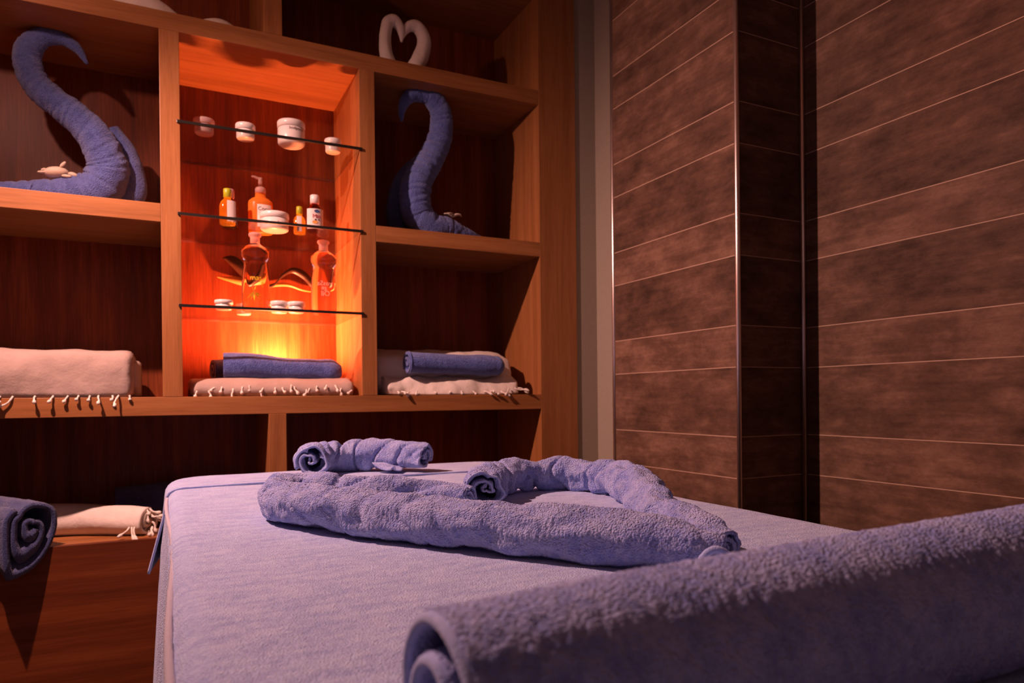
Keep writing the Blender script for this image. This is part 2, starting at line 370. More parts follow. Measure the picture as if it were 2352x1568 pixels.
box('upright', (A_, B_, Y0, Y1, B1, T2), 'oak_z', su); box('upright', (C_, D_, Y0, Y1, B1, T2), 'oak_z', su)
box('upright', (.315, .375, Y0, Y1, T1, TOP), 'oak_z', su); box('upright', (.317, .375, Y0, Y1, BT, B2), 'oak_z', su)
for b in ((LI, A_, M1, T2), (LI, A_, B1, M2), (B_, C_, B1, T2), (D_, E_, M1, T2), (D_, E_, B1, M2), (LI, .315, T1, TOP), (.375, E_, T1, TOP), (LI, .317, BT, B2), (.375, E_, BT, B2)):
    box('back_panel', (b[0], b[1], Y1-.012, Y1, b[2], b[3]), 'red_z', su, bev=0)
box('bench_top', (LI, E_, Y0+.0225, Y1, BT-.03, BT), 'oak_x', su)
box('front_panel', (LI, E_, Y0, Y0+.022, FL, BT), 'red_w', su)

# ------------------------------------------------------------------ glass shelves in the lit niche
for i, (z, lb) in enumerate(((.903, 'top glass shelf in the lit niche, carrying four white jars'), (.606, 'middle glass shelf in the lit niche, carrying bottles and a jar'), (.310, 'bottom glass shelf in the lit niche, carrying two big oil bottles'))):
    t = thing('glass_shelf', lb, 'shelf', (.346, 2.7, z), 'glass shelves in the lit niche')
    box('glass_pane', (B_+.001, C_-.001, Y0+.004, Y1-.017, z-.004, z+.003), 'glass', t, bev=0)
    box('lit_back_edge', (B_+.001, C_-.001, Y1-.0165, Y1-.0145, z-.0042, z+.0032), 'edge_glass', t, bev=0)  # strip added for light caught in the rear glass edge, painted pinkish
    box('front_edge', (.044, .6475, Y0-.007, Y0-.0005, z-.005, z+.0045), 'black', t, bev=.001, label='glass front edge, its dark reflection put in as a black strip')  # clear glass edge: the dark room it mirrors is painted black

ZG = {'t': .9061, 'm': .6091, 'b': .3131}
def jar(x, y, z, r, h, label, mat='jar', neck=.9, lidh=.42, pr=None, group='white cream jars on the glass shelves'):
    t = thing('cream_jar', label, 'jar', (x, y, z), group)
    hb = h*(1-lidh)
    V, Fc = lathe(x, y, z, [(0, 0), (r*.80, 0), (r*neck*.97, h*.06), (r*neck, h*.12), (r*neck, hb*.92), (r*.86, hb)], 40); mk('jar_body', V, Fc, mat, t)
    V, Fc = lathe(x, y, z+hb, [(r*.9, .0005), (r, h*.03), (r, h*lidh*.8), (r*.95, h*lidh*.95), (r*.86, h*lidh), (0, h*lidh)], 40); mk('lid', V, Fc, mat, t)
    return t
jar(.130, 2.592, ZG['t'], .034, .050, 'small clear-lidded jar on the top glass shelf, furthest left', mat='frost')
jar(.261, 2.585, ZG['t'], .033, .052, 'small white jar second from the left on the top glass shelf')
j = jar(.415, 2.585, ZG['t'], .048, .085, 'large white jar with a printed label on the top glass shelf', lidh=.28, neck=.97)
def oncyl(cx, cy, cz, R, a0, mirror=False):
    s = -1 if mirror else 1
    def f(x, y, z):
        a = a0+s*x/R; return (cx+(R+z)*math.sin(a), cy-(R+z)*math.cos(a), cz+y)
    return f
textmesh('lettering', 'bodycare', .014, 'ink_grey', j, oncyl(.415, 2.585, ZG['t']+.046, .0472, .25))
jar(.563, 2.590, ZG['t'], .030, .048, 'small white jar furthest right on the top glass shelf')
j = jar(.362, 2.64, ZG['m'], .050, .066, 'large white jar with a domed lid on the middle glass shelf beside the pump bottle', lidh=.33, neck=.97)
textmesh('lettering', 'butter', .014, 'ink_grey', j, oncyl(.362, 2.64, ZG['m']+.020, .0488, .45))
jar(.186, 2.60, ZG['b'], .030, .034, 'small white lidded jar left of the oil bottles on the bottom glass shelf')
jar(.262, 2.72, ZG['b'], .028, .040, 'small white jar half hidden behind the left oil bottle')
jar(.372, 2.62, ZG['b'], .031, .042, 'small white jar just right of the left oil bottle on the bottom glass shelf')
jar(.428, 2.60, ZG['b'], .031, .040, 'small white jar between the grey-lidded jar and the right oil bottle')

def oil_bottle(x, y, label, yellow):
    z = ZG['b']; t = thing('oil_bottle', label, 'bottle', (x, y, z), 'large clear massage oil bottles')
    pr = [(0, .002), (.040, 0), (.0455, .006), (.0465, .03), (.0475, .07), (.046, .11), (.0425, .145), (.0395, .168), (.0385, .178), (.041, .186), (.0465, .196), (.0485, .206), (.0475, .216), (.042, .226), (.031, .234), (.021, .240), (.0175, .244)]
    V, Fc = lathe(x, y, z, pr, 48, sy=.8); mk('bottle_body', V, Fc, 'oil_clear', t)
    V, Fc = lathe(x, y, z+.2442, [(.0165, 0), (.0165, .020), (.0172, .022), (.021, .026), (.0225, .031), (.021, .036), (.012, .040), (0, .041)], 32); mk('cap', V, Fc, 'frost', t, label='frosted pinkish cap')
    if yellow:
        textmesh('lettering', 'mas', .026, 'ink_yellow', t, oncyl(x, y+.010, z+.110, .0470, -.05))
        textmesh('lettering', 'g', .026, 'ink_yellow', t, oncyl(x, y+.010, z+.093, .0475, .42))
        # vanilla flower print
        fl = []; ff = []
        for a in (-2.3, -1.9, -1.5, -.9, -.5, 1.2, 1.9):
            L = .034 if a < 0 else .022; f = oncyl(x, y+.010, z+.070, .0476, -.22); n0 = len(fl)
            c, s_ = math.cos(a), math.sin(a)
            for (u, v) in ((0, 0), (.5, .10), (1, 0), (.5, -.10)): fl.append(f((c*u-s_*v)*L, (s_*u+c*v)*L, .0003))
            ff.append((n0, n0+1, n0+2, n0+3))
        mk('flower_print', fl, ff, 'ink_yellow', t, smooth=False)
    else:
        f = oncyl(x, y+.012, z+.110, .0470, -.02, mirror=True)
        textmesh('lettering', 'masSa', .024, 'ink_pale', t, f)
        textmesh('lettering', 'ge', .022, 'ink_pale', t, oncyl(x, y+.012, z+.094, .0475, -.12, mirror=True))
        textmesh('lettering', 'Oil', .026, 'ink_pale', t, oncyl(x, y+.012, z+.071, .0478, -.02, mirror=True))
    return t
oil_bottle(.294, 2.632, 'tall clear oil bottle with yellow lettering on the bottom glass shelf', True)
oil_bottle(.537, 2.652, 'tall clear oil bottle with pale mirrored lettering, right end of the bottom glass shelf', False)

def small_bottle(x, y, z, r, h, body, capm, label, caph=.03, capr=.55, lab=None, sy=.6, name='small_bottle'):
    t = thing(name, label, 'bottle', (x, y, z), None)
    hb = h-caph
    V, Fc = lathe(x, y, z, [(0, .001), (r*.85, 0), (r, h*.04), (r*1.02, hb*.4), (r, hb*.72), (r*.8, hb*.86), (r*.5, hb*.95), (r*.42, hb)], 32, sy=sy); mk('bottle_body', V, Fc, body, t)
    V, Fc = lathe(x, y, z+hb, [(r*.4, .0003), (r*capr, .001), (r*capr, caph*.93), (r*capr*.85, caph), (0, caph)], 28); mk('cap', V, Fc, capm, t, label='%s cap' % {'lime': 'yellow-green', 'jar': 'white', 'frost': 'frosted'}[capm])
    if lab:
        a0, a1, zl, zh = lab; V2, F2 = [], []; n = 10; R = r*1.03
        for i in range(n+1):
            a = a0+(a1-a0)*i/n
            for q in (zl, zh): V2.append((x+R*math.sin(a), y-R*sy*math.cos(a)-.0006, z+q))
        for i in range(n): F2.append((2*i, 2*i+2, 2*i+3, 2*i+1))
        mk('label', V2, F2, 'label', t)
    return t
small_bottle(.212, 2.665, ZG['m'], .030, .140, 'syrup', 'frost', 'dark brown oil bottle half hidden behind the front green-capped bottle', caph=.030, capr=.6)
small_bottle(.203, 2.618, ZG['m'], .0265, .128, 'oil_amber', 'lime', 'taller golden oil bottle with yellow-green cap, left on the middle glass shelf', caph=.032, capr=.5, lab=(-.1, 1.3, .012, .085))
small_bottle(.452, 2.655, ZG['m'], .0215, .103, 'oil_amber', 'lime', 'short golden oil bottle with yellow-green cap next to the red-print bottle', caph=.030, capr=.52, lab=(-.55, .25, .010, .066))
t = small_bottle(.497, 2.60, ZG['m'], .0285, .136, 'syrup', 'jar', 'dark bottle with white cap and white label with a blue oval', caph=.032, capr=.56, lab=(-1.35, 1.35, .010, .083), sy=.7)
def lay(a0): return lambda x, y, z: (.497+.0299*math.sin(a0+x/.0299), 2.60-.0299*.7*math.cos(a0+x/.0299)-.0012-z, ZG['m']+y)
f = lay(.15)
V = [f(.0105*math.cos(a), .074+.0058*math.sin(a), 0) for a in np.linspace(0, 2*PI, 24, endpoint=False)]; mk('oval_logo', V, [tuple(range(24))], 'ink_blue', t, smooth=False)
textmesh('lettering', 'Milk', .020, 'ink_red', t, lambda x, y, z: f(x, y+.049, z+.0002))
textmesh('lettering', 'shower milk', .0062, 'ink_red', t, lambda x, y, z: f(x, y+.016, z+.0002))
V = []; Fc = []
for cx in (-.006, .006):
    n0 = len(V); V += [f(cx+.0035*math.cos(a), .043+.0025*math.sin(a), .0003) for a in np.linspace(0, 2*PI, 12, endpoint=False)]; Fc.append(tuple(range(n0, n0+12)))
mk('print_spots', V, Fc, 'ink_black', t, smooth=False)
V = [f(-.008+.010*math.cos(a), .034+.006*math.sin(a), .0001) for a in np.linspace(0, 2*PI, 16, endpoint=False)]; mk('orange_patch', V, [tuple(range(16))], 'ink_orange', t, smooth=False)

t = thing('pump_bottle', 'orange soap bottle with a frosted pump on the middle glass shelf', 'bottle', (.322, 2.70, ZG['m']))
x, y, z = .322, 2.70, ZG['m']
V, Fc = lathe(x, y, z, [(0, .001), (.038, 0), (.043, .005), (.043, .108), (.041, .118), (.030, .128), (.0195, .133), (.018, .148)], 40, sy=.65); mk('bottle_body', V, Fc, 'soap', t)
V, Fc = lathe(x, y, z+.1482, [(.0185, 0), (.0190, .014), (.016, .021), (.0075, .022), (.0072, .048), (.0072, .056), (0, .056)], 28); pc = mk('pump', V, Fc, 'frost', t)
V, Fc, m = sweep([(x+.006, y, z+.2015), (x-.010, y, z+.203), (x-.024, y-.001, z+.207), (x-.030, y-.002, z+.206)], [.0055, .005, .0038, .003], 14, circ(10), ref=(0, 1, 0)); Fc += [tuple(range(m)), tuple(13*m+i for i in range(m))]; mk('nozzle', V, Fc, 'frost', pc)
V2, F2 = [], []
for i in range(11):
    a = -.35+1.25*i/10
    for q in (.02, .102): V2.append((x+.0440*math.sin(a), y-.0440*.65*math.cos(a)-.0006, z+q))
for i in range(10): F2.append((2*i, 2*i+2, 2*i+3, 2*i+1))
mk('label', V2, F2, 'label', t)
f = lambda px, py, pz: (x+.0445*math.sin(.28+px/.0445), y-.0445*.65*math.cos(.28+px/.0445)-.0012, z+py)
textmesh('lettering', 'Cocoa', .019, 'ink_grey', t, lambda a, b, c: f(a, b+.080, c)); textmesh('lettering', 'Butter', .015, 'ink_grey', t, lambda a, b, c: f(a, b+.062, c))
textmesh('lettering', 'liquid soap', .007, 'ink_grey', t, lambda a, b, c: f(a, b+.047, c))

# wavy wooden wall ornament behind the oil bottles
t = thing('wavy_ornament', 'dark and honey wood wave ornament on the niche back behind the oil bottles', 'ornament', (.35, 2.88, .43))
def ribbon(name, P, H, mat, y=2.865, th=.006, tilt=.02):
    Q, s = spline(np.c_[np.array(P, float), np.zeros(len(P)), np.array(H, float)], 60); V, Fc = [], []
    for i, (px, pz, _, h) in enumerate(Q):
        for (yy, hh) in ((y, h/2), (y+tilt, h/2*.6), (y+tilt+th, -h/2*.6), (y+th, -h/2)): V.append((px, yy, pz+hh))
    for i in range(59):
        for k in range(4): Fc.append((i*4+k, i*4+(k+1) % 4, (i+1)*4+(k+1) % 4, (i+1)*4+k))
    Fc += [(0, 1, 2, 3), (236, 237, 238, 239)]
    return mk(name, V, Fc, mat, t)
ribbon('dark_wave', [(.205, .545), (.232, .535), (.265, .512), (.31, .463), (.35, .440), (.385, .450), (.42, .490), (.46, .514), (.50, .500), (.54, .46), (.56, .445)], [.002, .038, .060, .03, .012, .010, .016, .022, .034, .03, .004], 'dark_w')
ribbon('honey_wave', [(.183, .474), (.22, .468), (.265, .462), (.31, .455), (.36, .448), (.40, .456), (.45, .458), (.50, .443), (.55, .436)], [.002, .016, .030, .026, .016, .014, .012, .008, .003], 'amber_w', y=2.885)

# niche lamp puck
t = thing('strip_lamp', 'small glowing red lamp hidden behind the towels in the niche', 'lamp', (.375, 2.84, B1+.0005))
box('lamp_base', (.265, .485, 2.828, 2.862, B1+.0005, B1+.012), 'black', t)
lm, nt, b, n = nm('red_lamp_lens'); b.inputs['Base Color'].default_value = (1, .3, .1, 1); b.inputs['Emission Color'].default_value = (1, .18, .04, 1); b.inputs['Emission Strength'].default_value = 8
V, Fc, m = sweep([(.27, 2.845, B1+.018), (.375, 2.845, B1+.018), (.48, 2.845, B1+.018)], [.0055]*3, 20, circ(12)); Fc += [tuple(range(m)), tuple(19*m+i for i in range(m))]; mk('lens', V, Fc, lm, t)

# ------------------------------------------------------------------ folded white fringed towels
def slab(name, x0, x1, prof, mat='white', parent=None, n=70, amp=.004, seed=0, rnd=.02, **k):
    """prof: closed (y,z) outline; extruded along x with soft ends and creases"""
    Q, s = spline([(a, b, 0) for a, b in prof], 60); C = Q[:, :2]; cen = C.mean(axis=0); V = []; Fc = []
    for i in range(n):
        u = i/(n-1); x = x0+(x1-x0)*u; e = min(u, 1-u)*(x1-x0)
        f = 1 if e > rnd else .86+.14*math.sqrt(max(0, 1-(1-e/rnd)**2))
        for (yy, zz) in C:
            a = noise.noise((x*9+seed, yy*9, zz*12))*amp*1.6+noise.noise((x*28+seed, yy*22, zz*25))*amp*.6
            ny, nz = yy-cen[0], zz-cen[1]; l = math.hypot(ny, nz)
            V.append((x+noise.noise((yy*25+seed, zz*30, u*3))*.006, cen[0]+ny*f+ny/l*a, cen[1]+nz*f+(nz/l*a if zz > B1+.01 else 0)))
    m = len(C)
    for i in range(n-1):
        for j in range(m-1): Fc.append((i*m+j, i*m+j+1, (i+1)*m+j+1, (i+1)*m+j))
        Fc.append((i*m+m-1, i*m, (i+1)*m, (i+1)*m+m-1))
    Fc += [tuple(range(m)), tuple((n-1)*m+i for i in range(m))]
    V = np.array(V); V[:, 2] = np.maximum(V[:, 2], k.pop('floor', B1+.0006))
    return mk(name, V, Fc, mat, parent, **k)
# left compartment
t = thing('white_towel', 'large folded white fringed towel in the left shelf compartment', 'towel', (-.38, 2.66, B1))
slab('folded_cloth', -.672, -.090, [(2.503, .016), (2.500, .06), (2.510, .12), (2.530, .152), (2.57, .163), (2.72, .160), (2.84, .15), (2.85, .09), (2.85, .016), (2.7, .016), (2.6, .016)], parent=t, mat='cream', seed=3, amp=.005)  # white cloth, darkened in colour for the weak light on this side
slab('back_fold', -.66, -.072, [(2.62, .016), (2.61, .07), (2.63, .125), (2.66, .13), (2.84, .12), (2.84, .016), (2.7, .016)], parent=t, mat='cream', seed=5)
for i, (px, L) in enumerate(((-.40, .05), (-.345, .02), (-.30, .022), (-.262, .026), (-.235, .02), (-.205, .02), (-.182, .028), (-.145, .020), (-.128, .045), (-.098, .012), (-.46, .03), (-.43, .02))):
    tassel(t, (px, 2.500, .020), (-.45 if i == 0 else random.uniform(-.5, .5), -.6, -.5), L*random.uniform(1.0, 1.7), .0030, seed=i+40, curl=.45)
# niche towel
t = thing('white_towel', 'thin folded gauzy white fringed towel on the niche floor', 'towel', (.35, 2.65, B1))
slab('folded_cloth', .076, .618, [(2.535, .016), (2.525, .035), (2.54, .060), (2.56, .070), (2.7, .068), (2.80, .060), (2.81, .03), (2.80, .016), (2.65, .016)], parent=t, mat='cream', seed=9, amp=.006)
for i in range(20):
    x = .10+.5*i/19+random.uniform(-.01, .01)
    tassel(t, (x, 2.527, random.uniform(.03, .055)), (random.uniform(-.6, .6), -.25, -.55), random.uniform(.018, .034) if i != 4 else .052, .0032, seed=i+70, curl=.45)
# right compartment
t = thing('white_towel', 'bulky folded white fringed towel in the right compartment, under a deep blue roll', 'towel', (1.0, 2.66, B1))
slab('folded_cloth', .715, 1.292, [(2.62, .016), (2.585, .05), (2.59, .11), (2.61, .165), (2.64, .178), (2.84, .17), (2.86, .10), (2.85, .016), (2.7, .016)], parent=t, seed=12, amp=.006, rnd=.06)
slab('front_fold', .735, 1.285, [(2.512, .016), (2.515, .030), (2.535, .062), (2.56, .080), (2.60, .090), (2.66, .09), (2.67, .05), (2.66, .016), (2.58, .016)], parent=t, seed=31, amp=.012, rnd=.16)
for i, (px, L) in enumerate(((.775, .02), (.79, .035), (.80, .026), (.82, .03), (.85, .02), (.92, .015), (.98, .016), (1.03, .018), (1.08, .018), (1.125, .040), (1.155, .030), (1.165, .036), (1.20, .045), (1.235, .052), (1.26, .062), (1.275, .05))):
    tassel(t, (px, 2.513, .028 if i < 13 else .040), (random.uniform(-.2, .5)+(.7 if i > 13 else 0), -.6, -.2), L, .0030, seed=i+110, curl=.4)

# ------------------------------------------------------------------ blue towel rolls on the shelves
t = thing('rolled_towel', 'blue towel roll lying on the gauzy white towel in the niche', 'towel', (.38, 2.63, .07))
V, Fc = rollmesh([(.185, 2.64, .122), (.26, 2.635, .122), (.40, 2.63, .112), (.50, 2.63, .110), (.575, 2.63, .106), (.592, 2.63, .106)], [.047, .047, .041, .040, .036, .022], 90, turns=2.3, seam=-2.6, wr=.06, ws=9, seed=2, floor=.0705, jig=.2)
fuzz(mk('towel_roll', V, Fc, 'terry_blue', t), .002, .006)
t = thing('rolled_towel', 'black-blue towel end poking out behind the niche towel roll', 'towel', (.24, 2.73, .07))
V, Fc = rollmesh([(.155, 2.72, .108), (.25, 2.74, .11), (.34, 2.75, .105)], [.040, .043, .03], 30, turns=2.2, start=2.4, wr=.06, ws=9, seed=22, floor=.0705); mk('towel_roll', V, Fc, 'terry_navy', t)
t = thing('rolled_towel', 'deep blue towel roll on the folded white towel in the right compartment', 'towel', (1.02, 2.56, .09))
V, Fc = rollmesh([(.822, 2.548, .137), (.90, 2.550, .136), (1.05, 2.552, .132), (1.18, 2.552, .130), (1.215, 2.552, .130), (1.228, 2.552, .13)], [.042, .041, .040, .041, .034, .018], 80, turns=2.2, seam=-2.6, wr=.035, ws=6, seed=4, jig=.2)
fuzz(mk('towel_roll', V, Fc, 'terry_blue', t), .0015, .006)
V, Fc = hemline([(.829, 2.548+.043*math.cos(a), .137+.043*math.sin(a)) for a in np.linspace(PI*.55, PI*1.45, 9)], .0025, 30, ref=(1, 0, 0)); mk('hem', V, Fc, 'terry_blue', t)

# bench towels
t = thing('rolled_towel', 'thick navy towel roll with a drooping corner on the bench, far left', 'towel', (-.5, 2.5, BT))
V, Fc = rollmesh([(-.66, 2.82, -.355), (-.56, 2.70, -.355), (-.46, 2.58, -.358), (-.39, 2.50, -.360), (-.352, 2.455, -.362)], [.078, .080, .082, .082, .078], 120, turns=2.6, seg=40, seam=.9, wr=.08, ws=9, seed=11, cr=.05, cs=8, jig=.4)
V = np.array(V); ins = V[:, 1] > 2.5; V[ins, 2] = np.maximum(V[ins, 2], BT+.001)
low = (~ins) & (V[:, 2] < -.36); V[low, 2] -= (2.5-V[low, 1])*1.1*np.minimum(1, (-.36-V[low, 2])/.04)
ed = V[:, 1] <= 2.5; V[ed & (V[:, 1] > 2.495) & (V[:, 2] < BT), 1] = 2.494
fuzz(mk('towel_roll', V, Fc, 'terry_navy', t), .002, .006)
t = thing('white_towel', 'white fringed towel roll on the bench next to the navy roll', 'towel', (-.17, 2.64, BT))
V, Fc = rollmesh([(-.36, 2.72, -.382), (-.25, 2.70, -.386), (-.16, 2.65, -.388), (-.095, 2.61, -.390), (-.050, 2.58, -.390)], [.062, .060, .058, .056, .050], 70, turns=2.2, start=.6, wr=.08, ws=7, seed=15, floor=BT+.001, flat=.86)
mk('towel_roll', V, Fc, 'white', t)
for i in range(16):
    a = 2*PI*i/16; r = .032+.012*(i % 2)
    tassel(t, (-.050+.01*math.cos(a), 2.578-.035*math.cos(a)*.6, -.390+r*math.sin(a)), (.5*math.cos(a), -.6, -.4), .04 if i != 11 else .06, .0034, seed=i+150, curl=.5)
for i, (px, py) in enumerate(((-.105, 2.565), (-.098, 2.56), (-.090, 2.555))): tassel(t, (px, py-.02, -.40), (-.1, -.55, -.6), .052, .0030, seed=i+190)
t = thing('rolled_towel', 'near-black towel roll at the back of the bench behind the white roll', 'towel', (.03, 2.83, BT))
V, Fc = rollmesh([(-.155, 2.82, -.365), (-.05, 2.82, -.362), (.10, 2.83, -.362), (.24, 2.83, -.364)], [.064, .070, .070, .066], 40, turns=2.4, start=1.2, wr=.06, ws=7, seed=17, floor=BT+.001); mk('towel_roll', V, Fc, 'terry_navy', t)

# top compartment whites (mostly hidden behind the shelf edge)
t = thing('white_towel', 'white folded towel peeking over the top shelf edge, upper left', 'towel', (-.1, 2.65, T1))
V, Fc, m = sweep([(-.34, 2.62, T1+.030), (-.22, 2.60, T1+.040), (-.10, 2.60, T1+.042), (.0, 2.60, T1+.034), (.07, 2.60, T1+.018)], [.028, .044, .050, .040, .012], 60, circ(24), wr=.12, ws=14, seed=5, floor=T1+.0008); Fc += [tuple(range(m)), tuple(59*m+i for i in range(m))]; mk('folded_cloth', V, Fc, 'white', t)
t = thing('white_towel', 'small rounded white towel just over the top shelf edge above the lit niche', 'towel', (.175, 2.6, T1))
V, Fc, m = sweep([(.10, 2.60, T1+.016), (.14, 2.60, T1+.024), (.185, 2.60, T1+.028), (.225, 2.60, T1+.022), (.25, 2.60, T1+.012)], [.010, .026, .032, .022, .008], 30, circ(24), wr=.06, ws=10, seed=8, floor=T1+.0008); Fc += [tuple(range(m)), tuple(29*m+i for i in range(m))]; mk('folded_cloth', V, Fc, 'white', t)

# ------------------------------------------------------------------ towel swans
def capm(V, Fc, m, n): Fc += [tuple(range(m)), tuple((n-1)*m+i for i in range(m))]; return V, Fc
t = thing('towel_swan', 'blue towel folded into a long-necked swan in the upper left compartment', 'towel figure', (-.3, 2.7, M1), 'blue towel swans')
P = [(-.215, 2.66, 1.105), (-.245, 2.665, 1.152), (-.29, 2.67, 1.176), (-.335, 2.675, 1.172), (-.372, 2.68, 1.135), (-.378, 2.68, 1.07), (-.345, 2.68, 1.005), (-.285, 2.68, .958), (-.222, 2.68, .905), (-.178, 2.68, .84), (-.160, 2.69, .770), (-.185, 2.69, .712), (-.25, 2.69, .688), (-.34, 2.69, .675), (-.46, 2.69, .664), (-.60, 2.70, .655)]
R = [.005, .016, .022, .030, .037, .041, .044, .047, .052, .058, .066, .066, .056, .044, .032, .020]
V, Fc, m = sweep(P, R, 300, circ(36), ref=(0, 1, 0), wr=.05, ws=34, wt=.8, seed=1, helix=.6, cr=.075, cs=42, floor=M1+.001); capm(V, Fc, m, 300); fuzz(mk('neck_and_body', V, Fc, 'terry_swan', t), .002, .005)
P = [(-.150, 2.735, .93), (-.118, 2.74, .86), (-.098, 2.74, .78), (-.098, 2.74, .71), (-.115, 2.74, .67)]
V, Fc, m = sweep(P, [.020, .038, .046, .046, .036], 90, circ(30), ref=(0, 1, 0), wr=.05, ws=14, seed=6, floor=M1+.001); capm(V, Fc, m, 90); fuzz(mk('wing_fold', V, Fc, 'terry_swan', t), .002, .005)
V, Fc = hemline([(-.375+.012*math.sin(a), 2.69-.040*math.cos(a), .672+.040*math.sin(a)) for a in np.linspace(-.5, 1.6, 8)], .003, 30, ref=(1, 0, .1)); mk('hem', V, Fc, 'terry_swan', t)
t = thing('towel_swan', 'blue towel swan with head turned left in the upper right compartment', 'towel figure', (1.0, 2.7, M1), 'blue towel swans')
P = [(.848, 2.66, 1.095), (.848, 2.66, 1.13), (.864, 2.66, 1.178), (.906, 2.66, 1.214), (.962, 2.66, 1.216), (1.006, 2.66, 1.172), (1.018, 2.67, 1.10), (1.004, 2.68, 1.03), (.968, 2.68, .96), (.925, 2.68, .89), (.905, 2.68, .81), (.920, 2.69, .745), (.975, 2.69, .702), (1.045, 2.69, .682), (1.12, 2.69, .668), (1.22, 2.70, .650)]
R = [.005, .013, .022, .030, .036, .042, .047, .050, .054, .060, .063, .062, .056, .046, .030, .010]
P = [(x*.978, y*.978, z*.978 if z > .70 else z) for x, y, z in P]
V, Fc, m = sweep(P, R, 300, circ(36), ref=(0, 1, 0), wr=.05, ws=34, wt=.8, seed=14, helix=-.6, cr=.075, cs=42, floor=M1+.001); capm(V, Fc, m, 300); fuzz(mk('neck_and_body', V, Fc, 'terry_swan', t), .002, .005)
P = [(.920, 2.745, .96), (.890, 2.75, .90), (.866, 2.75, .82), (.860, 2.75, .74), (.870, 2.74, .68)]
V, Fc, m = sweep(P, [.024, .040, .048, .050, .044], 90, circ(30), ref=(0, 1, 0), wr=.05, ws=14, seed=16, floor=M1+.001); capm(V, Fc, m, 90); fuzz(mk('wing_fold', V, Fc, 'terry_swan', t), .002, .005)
# white pair on top
def whiteswan(P, R, label, seed):
    t = thing('towel_swan', label, 'towel figure', (P[-1][0], 2.62, T1), 'white towel swan pair')
    V, Fc, m = sweep(P, R, 120, circ(28), ref=(0, 1, 0), wr=.07, ws=22, seed=seed, floor=T1+.001); capm(V, Fc, m, 120); mk('neck_and_body', V, Fc, 'white', t)
whiteswan([(.832, 2.60, 1.375), (.831, 2.60, 1.405), (.822, 2.60, 1.435), (.802, 2.60, 1.450), (.782, 2.60, 1.440), (.770, 2.60, 1.405), (.766, 2.60, 1.36), (.772, 2.60, 1.31), (.784, 2.61, 1.285), (.785, 2.66, 1.275)], [.004, .012, .019, .023, .023, .022, .023, .025, .028, .02], 'white towel swan neck forming the left half of a heart on the top shelf', 2)
whiteswan([(.834, 2.605, 1.385), (.846, 2.605, 1.420), (.868, 2.605, 1.446), (.893, 2.605, 1.450), (.916, 2.605, 1.430), (.925, 2.605, 1.395), (.918, 2.605, 1.355), (.900, 2.605, 1.315), (.882, 2.61, 1.285), (.88, 2.66, 1.275)], [.004, .013, .020, .024, .025, .027, .030, .031, .029, .02], 'white towel swan neck forming the right half of a heart on the top shelf', 4)

# little turtle on the left swan's tail
t = thing('turtle_figurine', 'small pale stone turtle figurine on the left blue swan tail', 'figurine', (-.30, 2.68, .72))
def blob(name, c, r, parent, mat='stone', rot=0):
    V, Fc = lathe(0, 0, 0, [(0, -1)]+[(math.cos(a), math.sin(a)) for a in np.linspace(-PI/2, PI/2, 11)[1:-1]]+[(0, 1)], 18)
    V = np.array(V)*np.array(r); cs, sn = math.cos(rot), math.sin(rot); X = V[:, 0]*cs-V[:, 2]*sn; Zz = V[:, 0]*sn+V[:, 2]*cs
    return mk(name, np.c_[X+c[0], V[:, 1]+c[1], Zz+c[2]], Fc, mat, parent)
blob('shell', (-.305, 2.67, .741), (.036, .026, .018), t, rot=.12)
blob('head', (-.258, 2.665, .738), (.015, .010, .008), t, rot=-.25); blob('flipper', (-.285, 2.655, .765), (.013, .005, .005), t, rot=.9)
blob('flipper', (-.343, 2.66, .735), (.012, .005, .004), t, rot=.1); blob('flipper', (-.340, 2.675, .748), (.008, .004, .004), t, rot=.5); blob('flipper', (-.275, 2.65, .728), (.014, .005, .005), t, rot=0)
def flower(x, y, z, s, label, seed):
    t = thing('dried_flower', label, 'flower', (x, y, z), 'pale dried flowers by the right swan'); rn = random.Random(seed)
    for k in range(5):
        a = 2*PI*k/5+rn.random(); V, Fc = [], []
        for i in range(9):
            u = i/8; w_ = s*.28*math.sin(PI*min(1, u*.95+.03)); cx = x+math.cos(a)*u*s; cy = y+math.sin(a)*u*s*.6; cz = z+.3*s*math.sin(u*2.2)
            for v in (-1, 0, 1): V.append((cx-math.sin(a)*w_*v, cy+math.cos(a)*w_*v*.6, cz+.1*s*abs(v)))
        for i in range(8):
            for j in (0, 1): Fc.append((i*3+j, i*3+j+1, (i+1)*3+j+1, (i+1)*3+j))
        o = mk('petal', V, Fc, 'stone', t); q = o.modifiers.new('thick', 'SOLIDIFY'); q.thickness = .0015
flower(1.04, 2.61, .722, .040, 'pale dried flower lying on the tail of the right blue swan', 1)
flower(1.225, 2.64, M1+.004, .034, 'pale dried flower on the shelf at the tail tip of the right blue swan', 2)

# ------------------------------------------------------------------ massage table and its covers
BX0, BX1, BY0, BY1, BZ = .006, .918, .05, 1.985, -.2
RC = .11
def wrap(u, v, off=0., r=.022, flare=.10, top=BZ, rc=RC):
    cx = min(max(u, BX0+rc), BX1-rc); cy = min(max(v, BY0+rc), BY1-rc)
    dx, dy = u-cx, v-cy; D = math.hypot(dx, dy); Rr = rc-r
    if D <= Rr: return (u, v, top+off)
    nx, ny = dx/D, dy/D; e = D-Rr; ro = r+off
    if e < r*PI/2:
        a = e/r; h = Rr+ro*math.sin(a); z = top-r+ro*math.cos(a)
    else:
        d = e-r*PI/2; h = Rr+ro+flare*d; z = top-r-d
    return (cx+nx*h, cy+ny*h, z)
mt = thing('massage_table', 'massage table hidden beneath its blue terry covers', 'massage table', ((BX0+BX1)/2, 1.0, FL))
box('mattress', (BX0+.03, BX1-.03, BY0+.03, BY1-.03, BZ-.085, BZ-.012), 'plaster', mt, bev=.02)
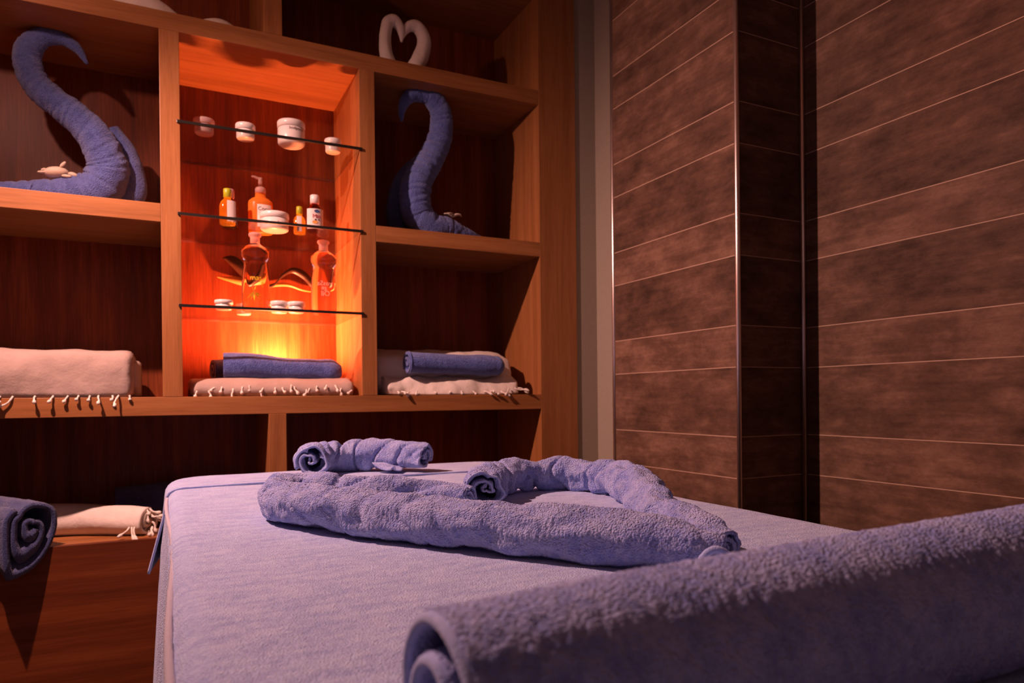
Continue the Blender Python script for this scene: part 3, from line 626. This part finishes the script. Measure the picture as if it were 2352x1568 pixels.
box('table_frame', (BX0+.05, BX1-.05, BY0+.06, BY1-.06, BZ-.17, BZ-.0855), 'oak_z', mt, bev=.003)
for xx in (BX0+.09, BX1-.15):
    for yy in (BY0+.14, BY1-.2): box('leg', (xx, xx+.06, yy, yy+.06, FL+.0005, BZ-.1705), 'oak_z', mt)
drop = .50
us = np.arange(BX0-drop, BX1+drop+.001, .0105); vs = np.arange(BY0-drop, BY1+drop+.001, .0105)
V = []
for u in us:
    for v in vs:
        x, y, z = wrap(u, v, 0., flare=.06)
        if z > BZ-.004:
            z += .0022*noise.noise((u*5, v*4, 1))+.0008*noise.noise((u*21, v*16, 2))
        else:
            d = BZ-z; k = min(1, d/.12); f = .010*k*(math.sin(v*34+3*noise.noise((v*3, u, 0))))*(1 if abs(x-BX0) < .2 or x > BX1-.1 else .4)
            x += f if x > .4 else -abs(f)*.8; y += .008*k*math.sin(u*30)
        V.append((x, y, z))
n2 = len(vs); Fc = [(i*n2+j, (i+1)*n2+j, (i+1)*n2+j+1, i*n2+j+1) for i in range(len(us)-1) for j in range(n2-1)]
bc = mk('bed_cover', V, Fc, 'terry_bed', None, label='large periwinkle terry cover draped over the massage table', cat='bed cover')
bc.modifiers.new('thick', 'SOLIDIFY').thickness = -.003
hem = [wrap(BX0-.004, v, .003) for v in np.linspace(.2, 1.70, 24)]
hemp = [(x+.004*math.sin(y*7), y, z) for x, y, z in hem]
V, Fc = hemline(hemp, .0038, 200, wr=.2, ws=70); mk('hem', V, Fc, 'bed_hem', bc, label='pale woven hem along the left edge')
# far towel strip with a flared, hanging left corner
us = np.arange(BX0-.165, BX1+.20, .008); vs = np.arange(1.725, BY1+.22, .008); V = []
for u in us:
    for v in vs:
        vv = v+.010*math.sin(u*7) if v < 1.76 else v
        x, y, z = wrap(u, vv, .0062, flare=.10)
        d = BZ-z
        if x < BX0+.02 and d > .02 and y < 1.95: x -= .16*max(0, d-.05)*(1-min(1, (v-1.725)/.16)); 
        V.append((x, y, z+.001*noise.noise((u*8, v*8, 5))))
n2 = len(vs); Fc = [(i*n2+j, (i+1)*n2+j, (i+1)*n2+j+1, i*n2+j+1) for i in range(len(us)-1) for j in range(n2-1)]
ft = mk('spread_towel', V, Fc, 'terry_bed', None, label='periwinkle towel laid across the far end of the massage table', cat='towel')
q = ft.modifiers.new('thick', 'SOLIDIFY'); q.thickness = .0038; q.offset = 0
e = [V[i*n2] for i in range(0, len(us), 3)]
V2, F2 = hemline(e, .0030, 140, ref=(0, 1, .3)); mk('hem', V2, F2, 'hem', ft)

# heart made of two long rolls
t = thing('rolled_towel', 'long rolled blue towel forming the near left half of a heart on the bed', 'towel', (.35, .95, BZ), 'rolled towels shaped into a heart')
P = [(.553, .590), (.532, .614), (.505, .650), (.469, .690), (.433, .732), (.399, .778), (.362, .830), (.323, .886), (.282, .948), (.239, 1.023), (.198, 1.105), (.174, 1.175), (.172, 1.245), (.195, 1.305), (.225, 1.318), (.262, 1.285), (.326, 1.230), (.394, 1.186), (.438, 1.152), (.470, 1.116)]
R = [.022, .027, .031, .033, .033, .033, .033, .033, .033, .034, .034, .033, .033, .032, .032, .032, .031, .029, .026, .024]
SB = BZ+.0025
V, Fc = rollmesh([(x, y, SB+r-.001) for (x, y), r in zip(P, R)], R, 900, turns=2.6, seg=52, seam=-2.2, wr=.22, ws=13, wt=1.1, cr=(.07, .30), cs=13, seed=3, floor=SB, jig=.5)
fuzz(mk('towel_roll', V, Fc, 'terry', t), .0030, .0028); end_hem(1, t, .0016)
cc = Vector((.520, .565, BZ+.012)); rt = Vector((.83, -.55, 0))
V, Fc = hemline([tuple(cc+rt*.019*math.cos(a)+Vector((0, 0, .026*math.sin(a)))) for a in np.linspace(-.15, PI*.97, 11)], .0042, 50, ref=(.55, .83, 0), wr=.2, ws=60); fuzz(mk('folded_lip', V, Fc, 'hem', t, label='pale hem curling up at the tip'), .001, .003)
t = thing('rolled_towel', 'long rolled blue towel forming the far right half of a heart on the bed', 'towel', (.66, 1.0, BZ), 'rolled towels shaped into a heart')
P = [(.512, 1.140), (.540, 1.205), (.597, 1.270), (.676, 1.318), (.756, 1.306), (.800, 1.250), (.806, 1.170), (.780, 1.080), (.735, .985), (.685, .900), (.645, .82), (.612, .74), (.592, .672), (.585, .62)]
R = [.036, .037, .035, .034, .034, .034, .035, .037, .037, .033, .030, .028, .026, .022]
V, Fc = rollmesh([(x, y, SB+r-.001) for (x, y), r in zip(P, R)], R, 800, turns=2.4, seg=52, seam=-2.6, wr=.24, ws=16, wt=1.0, cr=(.32, .12), cs=15, seed=8, floor=SB, jig=.5)
fuzz(mk('towel_roll', V, Fc, 'terry', t), .0030, .0028); end_hem(0, t, .0022)
# short curved roll at the far end
ztop = BZ+.009
t = thing('rolled_towel', 'short curved blue towel roll on the towel at the far end of the bed', 'towel', (.47, 1.85, ztop))
P = [(.322, 1.765), (.338, 1.82), (.385, 1.865), (.450, 1.875), (.52, 1.845), (.575, 1.795), (.612, 1.742)]
V, Fc = rollmesh([(x, y, ztop+.041) for x, y in P], [.040, .042, .043, .043, .041, .037, .033], 330, turns=2.3, seg=44, seam=-2.6, wr=.20, ws=15, wt=1.0, cr=.26, cs=14, seed=21, floor=ztop, jig=.5)
fuzz(mk('towel_roll', V, Fc, 'terry', t), .003, .004); end_hem(0, t, .0024)
V, Fc = [], []
for i in range(13):
    for j in range(9):
        u, v = i/12, j/8; w_ = 1-.75*v
        V.append((.515+(u-.35)*.085*w_+.01*v, 1.805-.062*v-.012*u, ztop+.004+.022*(1-v)**2.2+.012*math.exp(-((u-.3)/.2)**2)*v+.006*v*v))
for i in range(12):
    for j in range(8): Fc.append((i*9+j, i*9+j+1, (i+1)*9+j+1, (i+1)*9+j))
o = mk('loose_corner', V, Fc, 'terry', t); o.modifiers.new('thick', 'SOLIDIFY').thickness = .003
# near foreground roll
t = thing('rolled_towel', 'large blurred blue towel roll across the near end of the bed in the foreground', 'towel', (.55, .34, BZ))
SB = BZ+.0025; R = [.0505, .0515, .0525, .0535, .0545, .0555, .0562, .055]
P = [(x, .298+.012*x, SB+r-.0005) for x, r in zip((.112, .17, .26, .38, .52, .68, .86, .90), R)]
V, Fc = rollmesh(P, R, 420, turns=1.9, seg=90, seam=-2.9, rin=.22, t=.40, wr=.03, ws=6, wt=.7, seed=30, floor=BZ+.0025, jig=.3)
fuzz(mk('towel_roll', V, Fc, 'terry', t), .0036, .0030); end_hem(0, t, .0034)
